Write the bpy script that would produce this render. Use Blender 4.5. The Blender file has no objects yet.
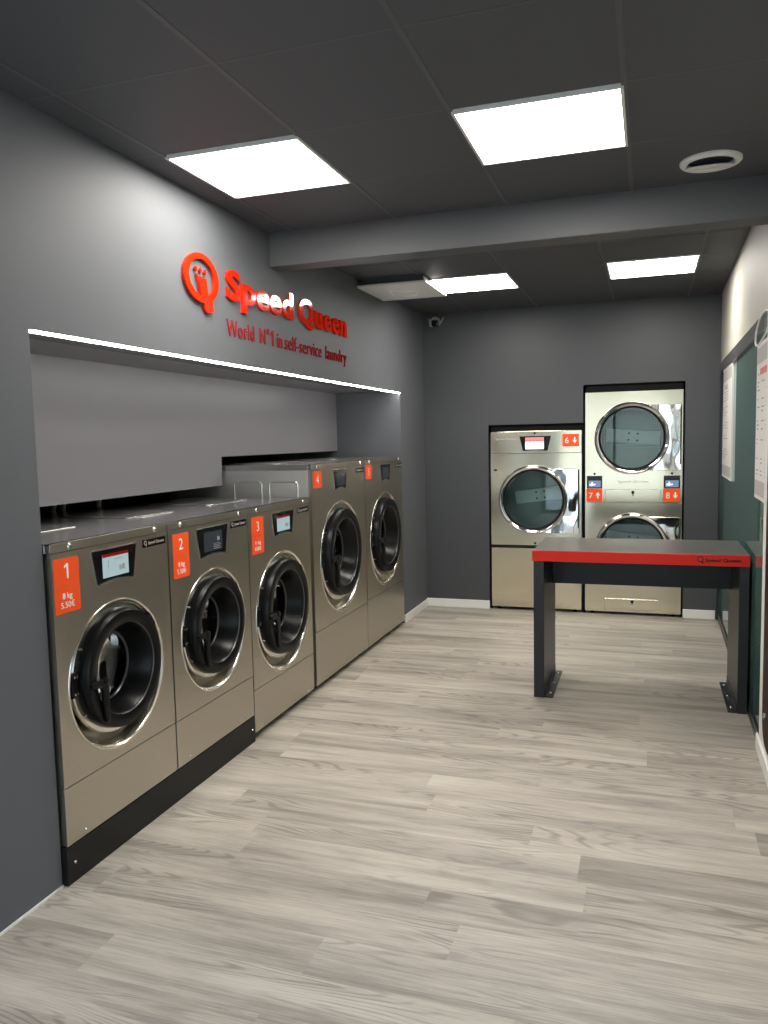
import bpy, bmesh, math, random
from mathutils import Vector, Matrix
random.seed(7)
C = bpy.context.scene.collection
PI = math.pi

# ------------------------------------------------------------------ materials
def mat(name, col, rough=.5, metal=0., spec=.5, coat=0., emit=None, estr=0., trans=0., ior=1.45):
    m = bpy.data.materials.new(name); m.use_nodes = True
    b = m.node_tree.nodes['Principled BSDF']
    b.inputs['Base Color'].default_value = (*col, 1); b.inputs['Roughness'].default_value = rough
    b.inputs['Metallic'].default_value = metal; b.inputs['Specular IOR Level'].default_value = spec
    b.inputs['Coat Weight'].default_value = coat; b.inputs['IOR'].default_value = ior
    b.inputs['Transmission Weight'].default_value = trans
    if emit:
        b.inputs['Emission Color'].default_value = (*emit, 1); b.inputs['Emission Strength'].default_value = estr
    return m
def nodes(m): return m.node_tree.nodes, m.node_tree.links, m.node_tree.nodes['Principled BSDF']
def noise_bump(m, scale, strength, dist=.002, stretch=(1,1,1), detail=4):
    N, L, b = nodes(m)
    tc = N.new('ShaderNodeTexCoord'); mp = N.new('ShaderNodeMapping'); mp.inputs['Scale'].default_value = stretch
    nz = N.new('ShaderNodeTexNoise'); nz.inputs['Scale'].default_value = scale; nz.inputs['Detail'].default_value = detail
    bp = N.new('ShaderNodeBump'); bp.inputs['Strength'].default_value = strength; bp.inputs['Distance'].default_value = dist
    L.new(tc.outputs['Object'], mp.inputs['Vector']); L.new(mp.outputs[0], nz.inputs['Vector'])
    L.new(nz.outputs['Fac'], bp.inputs['Height']); L.new(bp.outputs[0], b.inputs['Normal'])
    return nz
def vary(m, c0, c1, scale, stretch=(1,1,1), detail=5, r0=None, r1=None):
    N, L, b = nodes(m)
    tc = N.new('ShaderNodeTexCoord'); mp = N.new('ShaderNodeMapping'); mp.inputs['Scale'].default_value = stretch
    nz = N.new('ShaderNodeTexNoise'); nz.inputs['Scale'].default_value = scale; nz.inputs['Detail'].default_value = detail
    cr = N.new('ShaderNodeValToRGB'); e = cr.color_ramp.elements
    e[0].position = .35; e[0].color = (*c0, 1); e[1].position = .65; e[1].color = (*c1, 1)
    L.new(tc.outputs['Object'], mp.inputs['Vector']); L.new(mp.outputs[0], nz.inputs['Vector'])
    L.new(nz.outputs['Fac'], cr.inputs['Fac']); L.new(cr.outputs['Color'], b.inputs['Base Color'])
    if r0 is not None:
        mr = N.new('ShaderNodeMapRange'); mr.inputs['To Min'].default_value = r0; mr.inputs['To Max'].default_value = r1
        mr.inputs['From Min'].default_value = .3; mr.inputs['From Max'].default_value = .7
        L.new(nz.outputs['Fac'], mr.inputs['Value']); L.new(mr.outputs[0], b.inputs['Roughness'])

M = {}
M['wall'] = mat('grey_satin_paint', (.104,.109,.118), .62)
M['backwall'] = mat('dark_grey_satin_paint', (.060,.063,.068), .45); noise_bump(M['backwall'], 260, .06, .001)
M['wall'] = M['wall']; noise_bump(M['wall'], 260, .06, .001)
M['ceil'] = mat('dark_ceiling_tile', (.069,.072,.078), .62); noise_bump(M['ceil'], 180, .08, .001)
M['beam'] = mat('beam_paint', (.088,.090,.094), .5); noise_bump(M['beam'], 200, .06, .001)
M['tbar'] = mat('ceiling_bar_paint', (.078,.080,.084), .5)
M['niche'] = mat('niche_board', (.198,.188,.202), .38); noise_bump(M['niche'], 90, .03, .001)
M['black'] = mat('black_plastic', (.0055,.0055,.006), .30, 0, .22); noise_bump(M['black'], 300, .05, .0005)
M['void'] = mat('black_board', (.004,.004,.004), .6, 0, .15); noise_bump(M['void'], 120, .05, .001)
M['gloss'] = mat('black_gloss', (.006,.006,.0065), .15, 0, .3); noise_bump(M['gloss'], 20, .02, .0005)
M['kick'] = mat('black_kick_plate', (.011,.011,.011), .42, 0, .25); noise_bump(M['kick'], 200, .05, .0005)
M['white'] = mat('white_paint', (.78,.77,.73), .45); noise_bump(M['white'], 150, .05, .0008)
M['cream'] = mat('cream_satin_paint', (.42,.40,.345), .6); noise_bump(M['cream'], 40, .03, .001)
M['steel'] = mat('stainless_steel', (.50,.465,.395), .34, 1.); vary(M['steel'], (.515,.478,.402), (.535,.498,.422), 5, (1,1,30), 4, .32, .36)
M['steeltop'] = mat('stainless_lid', (.46,.455,.44), .24, 1.); vary(M['steeltop'], (.47,.465,.45), (.48,.475,.46), 3, (1,4,1), 2, .24, .27)
M['side'] = mat('side_sheet_steel', (.52,.52,.50), .42, .8); noise_bump(M['side'], 60, .02, .0005)
M['dish'] = mat('dished_steel', (.42,.39,.325), .33, 1.); noise_bump(M['dish'], 60, .02, .0005)
M['dsteel'] = mat('bright_stainless', (.66,.595,.46), .18, 1.); noise_bump(M['dsteel'], 2.4, .5, .03, (1,1,.35), 0)
M['mirror'] = mat('polished_door_steel', (.78,.76,.72), .07, 1.); noise_bump(M['mirror'], 7, .5, .03, (1,1,.6), 1)
M['chrome'] = mat('chrome', (.82,.81,.78), .1, 1.); noise_bump(M['chrome'], 30, .03, .0005)
M['drum'] = mat('drum_steel', (.36,.41,.395), .5, .55)
M['drumdark'] = mat('washer_drum_steel', (.16,.165,.17), .35, 1.); noise_bump(M['drumdark'], 40, .2, .002)
M['baffle'] = mat('drum_plate', (.78,.83,.81), .45, .2); noise_bump(M['baffle'], 60, .04, .001)
M['screw'] = mat('bright_screw', (.85,.84,.8), .25, 1.); noise_bump(M['screw'], 50, .02, .0005)
M['orange'] = mat('orange_sticker', (.89,.085,.010), .42, emit=None); noise_bump(M['orange'], 100, .02, .0005)
M['ink'] = mat('white_ink', (.86,.82,.76), .5); noise_bump(M['ink'], 100, .02, .0005)
M['silver'] = mat('silver_ink', (.55,.52,.47), .4, .4); noise_bump(M['silver'], 100, .02, .0005)
M['red'] = mat('red_acrylic', (.66,.020,.002), .09, 0, .2, .5); noise_bump(M['red'], 6, .02, .002)
M['tagred'] = mat('deep_red_acrylic', (.24,.008,.008), .25, 0, .4); noise_bump(M['tagred'], 30, .02, .0005)
M['tablered'] = mat('red_edge_laminate', (.56,.020,.010), .4, 0, .25); noise_bump(M['tablered'], 100, .03, .0005)
M['table'] = mat('anthracite_laminate', (.022,.0235,.026), .36, 0, .3); noise_bump(M['table'], 220, .06, .0006)
M['tabletop'] = mat('grey_top_laminate', (.080,.078,.072), .30, 0, .4); noise_bump(M['tabletop'], 220, .05, .0005)
M['rail'] = mat('dark_green_aluminium', (.035,.045,.044), .3, .6); noise_bump(M['rail'], 120, .03, .0005)
M['header'] = mat('grey_aluminium', (.36,.36,.34), .25, .9); noise_bump(M['header'], 10, .05, .002)
M['pane'] = mat('tinted_glass', (.050,.112,.096), .03, 0, .6); vary(M['pane'], (.068,.145,.124), (.075,.158,.136), 1.)
M['teal'] = mat('teal_backing', (.045,.090,.078), .5); vary(M['teal'], (.040,.082,.072), (.050,.098,.085), 1.2)
def thin_glass(name, tint):
    m = bpy.data.materials.new(name); m.use_nodes = True
    N, L = m.node_tree.nodes, m.node_tree.links
    N.remove(N['Principled BSDF']); out = N['Material Output']
    tr = N.new('ShaderNodeBsdfTransparent'); tr.inputs['Color'].default_value = (*tint, 1)
    gl = N.new('ShaderNodeBsdfGlossy'); gl.inputs['Roughness'].default_value = .02
    fr = N.new('ShaderNodeFresnel'); fr.inputs['IOR'].default_value = 1.5
    mx = N.new('ShaderNodeMixShader')
    nz = N.new('ShaderNodeTexNoise'); nz.inputs['Scale'].default_value = 3
    bp = N.new('ShaderNodeBump'); bp.inputs['Strength'].default_value = .02; bp.inputs['Distance'].default_value = .004
    L.new(nz.outputs['Fac'], bp.inputs['Height']); L.new(bp.outputs[0], gl.inputs['Normal'])
    L.new(fr.outputs[0], mx.inputs[0]); L.new(tr.outputs[0], mx.inputs[1]); L.new(gl.outputs[0], mx.inputs[2]); L.new(mx.outputs[0], out.inputs['Surface'])
    return m
M['dglass'] = thin_glass('dryer_glass', (.86,.93,.91))
M['wglass'] = thin_glass('washer_glass', (.80,.82,.83))
M['board'] = mat('white_board', (.74,.72,.69), .4); noise_bump(M['board'], 80, .02, .0005)
M['boardband'] = mat('grey_print', (.46,.44,.42), .45); noise_bump(M['boardband'], 80, .02, .0005)
M['print'] = mat('dark_print', (.25,.24,.24), .5); noise_bump(M['print'], 80, .02, .0005)
M['redprint'] = mat('red_print', (.60,.08,.08), .5); noise_bump(M['redprint'], 80, .02, .0005)
M['brown'] = mat('dark_brown_panel', (.050,.026,.022), .5, 0, .06); vary(M['brown'], (.030,.016,.014), (.038,.021,.018), 3)
M['bar'] = mat('white_plastic', (.70,.69,.66), .4); noise_bump(M['bar'], 100, .02, .0005)
M['ring'] = mat('bright_ring', (.80,.77,.70), .24, 1.); noise_bump(M['ring'], 30, .02, .0005)
M['edge'] = mat('dark_edge', (.09,.09,.09), .3, .5); noise_bump(M['edge'], 100, .02, .0005)
M['cam2'] = mat('pale_cable', (.55,.55,.53), .4); noise_bump(M['cam2'], 100, .02, .0005)
M['cam'] = mat('grey_camera_plastic', (.30,.30,.31), .35); noise_bump(M['cam'], 100, .02, .0005)
M['facade'] = mat('street_render', (.42,.38,.31), .8); noise_bump(M['facade'], 20, .2, .004)
M['pave'] = mat('pavement', (.35,.34,.33), .8); noise_bump(M['pave'], 30, .3, .005)
M['panel'] = mat('light_diffuser', (.9,.9,.9), .5, emit=(1,.965,.90), estr=15.5)
M['led'] = mat('led_tape', (.9,.9,.9), .5, emit=(1,.97,.95), estr=20.)
M['scr_blue'] = mat('lit_screen', (.1,.12,.13), .2, emit=(.42,.57,.60), estr=.36)
M['scr_dim'] = mat('dim_screen', (.02,.022,.026), .15, emit=(.08,.10,.12), estr=.10)
M['scr_white'] = mat('white_screen', (.1,.1,.1), .2, emit=(1,.98,.96), estr=1.2)
M['scr_red'] = mat('screen_red_band', (.1,.02,.02), .2, emit=(.95,.20,.20), estr=.8)
M['scr_ind'] = mat('indigo_screen', (.03,.04,.07), .2, emit=(.09,.12,.20), estr=.9)
M['scr_ice'] = mat('ice_icon', (.1,.1,.1), .2, emit=(.55,.70,.9), estr=1.)
for k in ('panel','led','scr_blue','scr_dim','scr_white','scr_red','scr_ind','scr_ice'): noise_bump(M[k], 50, .01, .0002)

# perforated drum back
def perforate(m, dark, scale):
    N, L, b = nodes(m)
    tc = N.new('ShaderNodeTexCoord'); mp = N.new('ShaderNodeMapping'); mp.inputs['Scale'].default_value = (scale,)*3
    vo = N.new('ShaderNodeTexVoronoi'); vo.inputs['Scale'].default_value = 1; vo.inputs['Randomness'].default_value = 0.
    lt = N.new('ShaderNodeMath'); lt.operation = 'LESS_THAN'; lt.inputs[1].default_value = .27
    mx = N.new('ShaderNodeMix'); mx.data_type = 'RGBA'
    mx.inputs[6].default_value = b.inputs['Base Color'].default_value; mx.inputs[7].default_value = (*dark, 1)
    L.new(tc.outputs['Object'], mp.inputs['Vector']); L.new(mp.outputs[0], vo.inputs['Vector'])
    L.new(vo.outputs['Distance'], lt.inputs[0]); L.new(lt.outputs[0], mx.inputs[0]); L.new(mx.outputs[2], b.inputs['Base Color'])
perforate(M['drum'], (.03,.035,.035), 42)

def floor_material():
    m = bpy.data.materials.new('grey_oak_vinyl'); m.use_nodes = True
    N, L, b = nodes(m)
    at = N.new('ShaderNodeAttribute'); at.attribute_name = 'plank'
    tc = N.new('ShaderNodeTexCoord')
    sc = N.new('ShaderNodeVectorMath'); sc.operation = 'SCALE'; sc.inputs['Scale'].default_value = 40
    ad = N.new('ShaderNodeVectorMath'); ad.operation = 'ADD'
    L.new(at.outputs['Vector'], sc.inputs[0]); L.new(tc.outputs['Object'], ad.inputs[0]); L.new(sc.outputs[0], ad.inputs[1])
    def nz(stretch, scale, detail, rough=.55, dist=0.):
        mp = N.new('ShaderNodeMapping'); mp.inputs['Scale'].default_value = stretch
        n = N.new('ShaderNodeTexNoise'); n.inputs['Scale'].default_value = scale; n.inputs['Detail'].default_value = detail
        n.inputs['Roughness'].default_value = rough; n.inputs['Distortion'].default_value = dist
        L.new(ad.outputs[0], mp.inputs['Vector']); L.new(mp.outputs[0], n.inputs['Vector']); return n.outputs['Fac']
    def mth(op, a, bb=None, c=None):
        n = N.new('ShaderNodeMath'); n.operation = op
        for i, v in enumerate((a, bb, c)):
            if v is None: continue
            if isinstance(v, (int, float)): n.inputs[i].default_value = v
            else: L.new(v, n.inputs[i])
        return n.outputs[0]
    def rng(v, a, bb, c, d):
        n = N.new('ShaderNodeMapRange'); L.new(v, n.inputs['Value'])
        n.inputs['From Min'].default_value = a; n.inputs['From Max'].default_value = bb
        n.inputs['To Min'].default_value = c; n.inputs['To Max'].default_value = d; return n.outputs[0]
    streak = nz((.6, 9, 1), 1.6, 5, .6, .3)
    broad = nz((.55, 3.6, 1), 1.3, 3, .5, .4)
    fibre = nz((1, 34, 1), 5.0, 4, .65)
    contour = nz((.55, 4.6, 1), 1.5, 1.5, .4, .25)
    rings = mth('SINE', mth('MULTIPLY', contour, 150.))
    ringm = mth('MULTIPLY', rng(rings, .2, 1., 0., 1.), rng(nz((1, 3, 1), 1.1, 2), .46, .60, 0., 1.))
    sep = N.new('ShaderNodeSeparateXYZ'); L.new(at.outputs['Vector'], sep.inputs[0])
    tone = rng(sep.outputs[0], 0, 1, -.085, .085)
    v = mth('ADD', rng(streak, .3, .7, -.22, .22), rng(broad, .3, .7, -.27, .27))
    v = mth('ADD', v, rng(fibre, .3, .7, -.19, .19))
    v = mth('ADD', v, rng(nz((2.2, 11, 1), 2.6, 5, .7, .6), .3, .7, -.11, .11))
    v = mth('ADD', v, tone)
    v = mth('SUBTRACT', v, mth('MULTIPLY', ringm, .36))
    v = mth('ADD', v, .56)
    cr = N.new('ShaderNodeValToRGB'); e = cr.color_ramp.elements
    e[0].position = 0.; e[0].color = (.205,.178,.150,1); e[1].position = 1.; e[1].color = (.575,.522,.452,1)
    x = cr.color_ramp.elements.new(.35); x.color = (.315,.280,.241,1)
    x = cr.color_ramp.elements.new(.65); x.color = (.445,.400,.344,1)
    L.new(v, cr.inputs['Fac']); L.new(cr.outputs['Color'], b.inputs['Base Color'])
    L.new(rng(fibre, .3, .7, .36, .50), b.inputs['Roughness'])
    bp = N.new('ShaderNodeBump'); bp.inputs['Strength'].default_value = .15; bp.inputs['Distance'].default_value = .0008
    L.new(fibre, bp.inputs['Height']); L.new(bp.outputs[0], b.inputs['Normal'])
    return m
M['floor'] = floor_material()

# ------------------------------------------------------------------ mesh helpers
def obj(name, bm, m, parent=None, smooth=False, bevel=0., mtx=None):
    if mtx is not None: bm.transform(mtx)
    bmesh.ops.recalc_face_normals(bm, faces=bm.faces[:])
    me = bpy.data.meshes.new(name); bm.to_mesh(me); bm.free()
    o = bpy.data.objects.new(name, me); C.objects.link(o)
    for mm in (m if isinstance(m, (list, tuple)) else [m]): me.materials.append(mm)
    if smooth:
        for p in me.polygons: p.use_smooth = True
        try: me.set_sharp_from_angle(angle=math.radians(35))
        except Exception: pass
    if bevel:
        b = o.modifiers.new('bevel', 'BEVEL'); b.width = bevel; b.segments = 2; b.limit_method = 'ANGLE'; b.angle_limit = math.radians(40)
    if parent: o.parent = parent
    return o
def thing(name, label, cat, loc=(0,0,0), rz=0., group=None):
    o = bpy.data.objects.new(name, None); C.objects.link(o); o.empty_display_size = .1
    o.location = loc; o.rotation_euler = (0,0,rz); tag(o, label, cat, group); return o
def tag(o, label, cat, group=None):
    o['label'] = label; o['category'] = cat
    if group: o['group'] = group
    return o
def struct(name, bm, m, parent=None, **k):
    o = obj(name, bm, m, parent, **k)
    o['kind'] = 'structure'
    return o
def box(bm, x0, x1, y0, y1, z0, z1):
    vs = [bm.verts.new((x, y, z)) for x in (x0, x1) for y in (y0, y1) for z in (z0, z1)]
    for f in ((0,1,3,2),(4,6,7,5),(0,4,5,1),(2,3,7,6),(0,2,6,4),(1,5,7,3)): bm.faces.new([vs[i] for i in f])
    return bm
def nb(): return bmesh.new()
def bx(*a): return box(nb(), *a)
def lathe(bm, prof, cu, cv, n=72, close=False):
    """profile [(r, w)...] spun about the local X axis through (y=cu, z=cv)"""
    rings = []
    for r, w in prof:
        if r < 1e-6: rings.append([bm.verts.new((w, cu, cv))])
        else: rings.append([bm.verts.new((w, cu+r*math.cos(2*PI*k/n), cv+r*math.sin(2*PI*k/n))) for k in range(n)])
    pairs = list(zip(rings, rings[1:])) + ([(rings[-1], rings[0])] if close else [])
    for a, b in pairs:
        for k in range(n):
            k2 = (k+1) % n
            if len(a) == 1 and len(b) == 1: continue
            if len(a) == 1: bm.faces.new((a[0], b[k], b[k2]))
            elif len(b) == 1: bm.faces.new((a[k], b[0], a[k2]))
            else: bm.faces.new((a[k], b[k], b[k2], a[k2]))
    return bm
def holed_plate(bm, u0, u1, v0, v1, cu, cv, r, w0, w1, n=96):
    """plate in the local YZ plane with a round hole, between x=w0 (back) and x=w1 (front)"""
    ang = [2*PI*k/n for k in range(n)]
    ang += [math.atan2(v-cv, u-cu) % (2*PI) for u in (u0, u1) for v in (v0, v1)]
    ang = sorted(set(round(a, 6) for a in ang))
    def edge(a):
        c, s = math.cos(a), math.sin(a); t = 1e9
        if c > 1e-9: t = min(t, (u1-cu)/c)
        if c < -1e-9: t = min(t, (u0-cu)/c)
        if s > 1e-9: t = min(t, (v1-cv)/s)
        if s < -1e-9: t = min(t, (v0-cv)/s)
        return cu+t*c, cv+t*s
    R = []
    for a in ang:
        e = edge(a); i = (cu+r*math.cos(a), cv+r*math.sin(a))
        R.append([bm.verts.new((w1, *i)), bm.verts.new((w1, *e)), bm.verts.new((w0, *e)), bm.verts.new((w0, *i))])
    for k in range(len(R)):
        a, b = R[k], R[(k+1) % len(R)]
        for j in range(4): bm.faces.new((a[j], b[j], b[(j+1)%4], a[(j+1)%4]))
    return bm
def prism(bm, pts, w0, w1):
    """polygon [(u,v)] in the local YZ plane, from x=w0 to x=w1"""
    a = [bm.verts.new((w0, u, v)) for u, v in pts]; b = [bm.verts.new((w1, u, v)) for u, v in pts]
    n = len(pts); bm.faces.new(a); bm.faces.new(b[::-1])
    for k in range(n): bm.faces.new((a[k], a[(k+1)%n], b[(k+1)%n], b[k]))
    return bm
def rrect(u0, u1, v0, v1, r, n=6):
    pts = []
    for cu, cv, a0 in ((u1-r, v1-r, 0), (u0+r, v1-r, PI/2), (u0+r, v0+r, PI), (u1-r, v0+r, 1.5*PI)):
        for k in range(n+1): a = a0+PI/2*k/n; pts.append((cu+r*math.cos(a), cv+r*math.sin(a)))
    return pts
def tube(bm, pts, r, n=10, cyc=False):
    pts = [Vector(p) for p in pts]; rings = []; N = len(pts)
    for i, p in enumerate(pts):
        if cyc: d = pts[(i+1)%N]-pts[i-1]
        else: d = pts[min(i+1, N-1)]-pts[max(i-1, 0)]
        d.normalize(); up = Vector((0,0,1)) if abs(d.z) < .9 else Vector((1,0,0))
        a = d.cross(up).normalized(); b = d.cross(a)
        rr = r[i] if isinstance(r, (list, tuple)) else r
        rings.append([bm.verts.new(p+a*rr*math.cos(2*PI*k/n)+b*rr*math.sin(2*PI*k/n)) for k in range(n)])
    for i in range(N if cyc else N-1):
        a, b = rings[i], rings[(i+1)%N]
        for k in range(n): bm.faces.new((a[k], a[(k+1)%n], b[(k+1)%n], b[k]))
    if not cyc: bm.faces.new(rings[0][::-1]); bm.faces.new(rings[-1])
    return bm
def ball(bm, c, r, sx=1, sy=1, sz=1, seg=20):
    g = bmesh.ops.create_uvsphere(bm, u_segments=seg, v_segments=seg//2, radius=r)
    for v in g['verts']: v.co = Vector((v.co.x*sx, v.co.y*sy, v.co.z*sz))+Vector(c)
    return bm

# ---- lettering: returns a list of (bmesh per letter) laid in local YZ (y=u right, z=v up), x = depth
def letters(text, u0, v0, height, width=None, w0=0., w1=.001, bold=0., spacing=1., center=None, whole=False):
    cu = bpy.data.curves.new('t', 'FONT'); cu.body = text; cu.size = 1.; cu.offset = bold; cu.extrude = .5
    cu.space_character = spacing; cu.resolution_u = 5
    o = bpy.data.objects.new('t', cu); C.objects.link(o)
    dg = bpy.context.evaluated_depsgraph_get(); dg.update()
    me = bpy.data.meshes.new_from_object(o.evaluated_get(dg))
    bpy.data.objects.remove(o); bpy.data.curves.remove(cu)
    bm = bmesh.new(); bm.from_mesh(me); bpy.data.meshes.remove(me)
    bmesh.ops.remove_doubles(bm, verts=bm.verts[:], dist=1e-5)
    # cap height measured on a capital H built the same way
    xs = [v.co.x for v in bm.verts]; x0, x1 = min(xs), max(xs)
    cap = .70+2*bold
    sy = height/cap; sx = sy if width is None else width/(x1-x0)
    if center is not None: u0 = center-(x1-x0)*sx/2
    for v in bm.verts:
        x, y, z = v.co
        v.co = (w0+(z+.5)*(w1-w0), u0+(x-x0)*sx, v0+(y+bold)*sy)
    if whole: return bm
    seen = set(); isl = []
    for v in bm.verts:
        if v in seen: continue
        st = [v]; seen.add(v); comp = []
        while st:
            q = st.pop(); comp.append(q)
            for e in q.link_edges:
                p = e.other_vert(q)
                if p not in seen: seen.add(p); st.append(p)
        isl.append(comp)
    groups = []
    for comp in sorted(isl, key=lambda c: min(v.co.y for v in c)):
        a, b = min(v.co.y for v in comp), max(v.co.y for v in comp)
        if groups:
            ga, gb, g = groups[-1]
            ov = min(b, gb)-max(a, ga)
            if ov > .55*min(b-a, gb-ga): groups[-1] = [min(a, ga), max(b, gb), g+comp]; continue
        groups.append([a, b, comp])
    out = []
    for a, b, comp in groups:
        nbm = bmesh.new(); mp = {v: nbm.verts.new(v.co) for v in comp}
        fs = {f for v in comp for f in v.link_faces}
        for f in fs:
            try: nbm.faces.new([mp[v] for v in f.verts])
            except Exception: pass
        out.append(nbm)
    bm.free(); return out
def text(name, parent, m, s, *a, **k):
    return obj(name, letters(s, *a, whole=True, **k), m, parent)

# ------------------------------------------------------------------ the setting
LW, RW, YB, YF, CZ = -1.955, .56, 7.015, -1.6, 2.682
N0, N1, NZ = 2.145, 6.282, 1.945         # niche opening in the left wall

def floor():
    bm = nb(); lay = bm.faces.layers.float_vector.new('plank')
    W, LEN = .18, 1.275
    joints = {2.51: -.19, 2.33: -.70, 2.15: -.56, 1.97: -.95, 2.69: -1.50, 2.87: -.42, 3.05: -.87, 3.23: .34, 3.41: -.45, 3.59: -.48, 3.77: .006, 3.95: -.74}
    rnd = random.Random(11)
    y = 2.51-W*24
    while y < 8.0:
        key = next((k for k in joints if abs(k-y) < .02), None)
        j = joints[key] if key else rnd.uniform(-1.2, 0)
        x = j-LEN*3
        while x < 2.2:
            a, b = max(x, -3.3), min(x+LEN, 2.2)
            if b > a:
                vs = [bm.verts.new(p) for p in ((a, y, 0), (b, y, 0), (b, y+W, 0), (a, y+W, 0))]
                f = bm.faces.new(vs); f[lay] = Vector((rnd.random(), rnd.random(), rnd.random()))
            x += LEN
        y += W
    # slab thickness
    box(bm, -3.3, 2.2, 2.51-W*24, 7.99, -.1, -.002)
    struct('floor', bm, M['floor'])
floor()

bm = nb()
box(bm, -3.3, LW, YF, N0, 0, CZ+.05)                  # pillar nearest the street
box(bm, LW-.17, LW, N0, N1, NZ, CZ+.05)               # bulkhead over the niche
box(bm, -3.3, LW, N1, YB, 0, CZ+.05)                  # pillar at the far end
struct('wall_left', bm, M['wall'])
bm = nb()
box(bm, -2.66, LW-.17, N0, N1, NZ+.012, NZ+.05)   # niche ceiling
box(bm, -2.60, -2.527, N0, 4.34, 1.293, NZ+.03)
box(bm, -2.60, -2.527, 4.34, N1, 1.472, NZ+.03)
struct('wall_niche', bm, M['niche'])
bm = nb(); box(bm, -3.3, -3.2, N0, N1, 0, CZ); box(bm, -3.2, -2.6, N0, N1, 1.75, 1.8)
struct('wall_behind', bm, M['void'])

# back wall with the stepped dryer opening
DX0, DX1, DX2, DZ1, DZ2 = -1.362, -.537, .287, 1.668, 1.99
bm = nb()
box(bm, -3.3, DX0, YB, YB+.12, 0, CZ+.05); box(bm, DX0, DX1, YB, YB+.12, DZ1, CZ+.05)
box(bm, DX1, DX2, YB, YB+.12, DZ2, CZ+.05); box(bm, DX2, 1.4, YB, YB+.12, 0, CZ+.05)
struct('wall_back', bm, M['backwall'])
bm = nb()
box(bm, DX0, DX1, YB+.03, YB+.06, 1.600, DZ1); box(bm, DX1, DX2, YB+.03, YB+.06, 1.915, DZ2)
box(bm, DX0, DX0+.022, YB+.03, YB+.06, 0, DZ1); box(bm, DX2-.018, DX2, YB+.03, YB+.06, 0, DZ2)
box(bm, DX1-.006, DX1+.022, YB+.03, YB+.06, 0, DZ2-.01)
struct('trim_1', bm, M['void'])
bm = nb(); box(bm, -3.3, 1.4, 8.15, 8.2, 0, CZ+.05); box(bm, -3.3, -3.2, YB+.12, 8.2, 0, CZ+.05); box(bm, 1.35, 1.4, YB+.12, 8.2, 0, CZ+.05); struct('wall_plant_room', bm, M['void'])

# right side: glass partition and white wall, turned a hair towards the room as in the photo
RA = math.atan(.0115)
RM = Matrix.Translation((RW, YB, 0)) @ Matrix.Rotation(-RA, 4, 'Z')     # local: x out of the room, y along wall, back = 0
def wy(y): return y-YB
bm = nb(); box(bm, -.006, .2, wy(YF), .0, 2.122, CZ+.05); struct('wall_right', bm, M['cream'], mtx=RM)
bm = nb(); box(bm, -.004, .2, wy(YF), wy(4.10), 0, 2.122); struct('wall_right_near', bm, M['white'], mtx=RM)
bm = nb(); box(bm, -.014, -.004, wy(YF), wy(4.14), 0, .075); box(bm, -.010, -.004, wy(YF), wy(4.14), .075, .082); struct('baseboard_right', bm, M['white'], mtx=RM, bevel=.003)
bm = nb(); box(bm, -.010, .06, wy(4.10), 0, 2.040, 2.122); struct('trim_2', bm, M['header'], mtx=RM, bevel=.003)
wr = thing('window_1', '', '', (0,0,0)); del wr['label']; del wr['category']; wr['kind'] = 'structure'
bm = nb(); box(bm, .010, .020, wy(4.12), -.03, .05, 2.045); obj('pane', bm, M['pane'], wr, mtx=RM)
bm = nb()
box(bm, -.001, .055, wy(4.21), 0, 0, .028); box(bm, .002, .008, wy(4.21), 0, .028, .062); box(bm, .026, .05, wy(4.21), 0, .028, .062)
box(bm, -.010, .055, -.035, 0, 0, 2.05); box(bm, .0, .05, wy(4.10), wy(4.125), 0, 2.05)
obj('window_frame', bm, M['rail'], wr, mtx=RM, bevel=.003)
bm = nb(); box(bm, .075, .1, wy(4.10), 0, 0, 2.1); struct('wall_right_backing', bm, M['teal'], mtx=RM)

# storefront behind the camera
bm = nb()
box(bm, -3.3, -1.85, YF-.15, YF, 0, CZ); box(bm, .5, 1.6, YF-.15, YF, 0, CZ)
box(bm, -1.85, .5, YF-.15, YF, 2.45, CZ); box(bm, -1.85, .5, YF-.15, YF, 0, .08)
box(bm, -.72, -.66, YF-.12, YF-.03, .08, 2.45)
struct('wall_front', bm, M['wall'])

# baseboards
bm = nb()
box(bm, LW, LW+.013, N1+.0, YB, 0, .068); struct('baseboard_left', bm, M['white'], bevel=.003)
bm = nb()
box(bm, LW, DX0, YB-.013, YB, 0, .075); box(bm, DX2, RW-.02, YB-.013, YB, 0, .075); struct('baseboard_back', bm, M['white'], bevel=.003)
bm = nb(); box(bm, LW, LW+.006, YF, N0, 0, .007); struct('trim_3', bm, M['white'])

# ceiling: tiles with a T-bar grid; lights and the vent take the place of tiles
GX, GY = [-1.818+.578*k for k in range(-1, 6)], [2.178+.577*k for k in range(-7, 4)]
BX, BY = [-2.088, -1.510, -.927, -.285, .303, .89], [4.36, 4.93, 5.50, 6.062, 6.64]
lights = [(-1.818, -1.24, 2.775, 3.335), (-.662, -.084, 2.775, 3.335), (-1.510, -.927, 5.505, 6.062), (-.275, .303, 5.47, 6.03)]
ventcell = (-2.085, -1.512, 5.56, 6.19)
def inside(x, y): return any(a < x < b and c < y < d for a, b, c, d in lights)
BF, BB = 3.945, 4.085
def spans(xs, lo, hi):
    v = [lo]+[x for x in xs if lo+.02 < x < hi-.02]+[hi]
    return list(zip(v, v[1:]))
bm = nb()
def tiles(gx, gy, y0, y1):
    for a, b in spans(gx, LW, RW+.06):
        for c, d in spans(gy, y0, y1):
            if inside((a+b)/2, (c+d)/2): continue
            box(bm, a+.0025, b-.0025, c+.0025, d-.0025, CZ, CZ+.02)
tiles(GX, GY, YF, BF); tiles(BX, BY, BB, YB)
box(bm, -3.3, 2.2, YF, 8.2, CZ+.05, CZ+.12)
struct('ceiling', bm, M['ceil'], bevel=.002)
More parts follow.
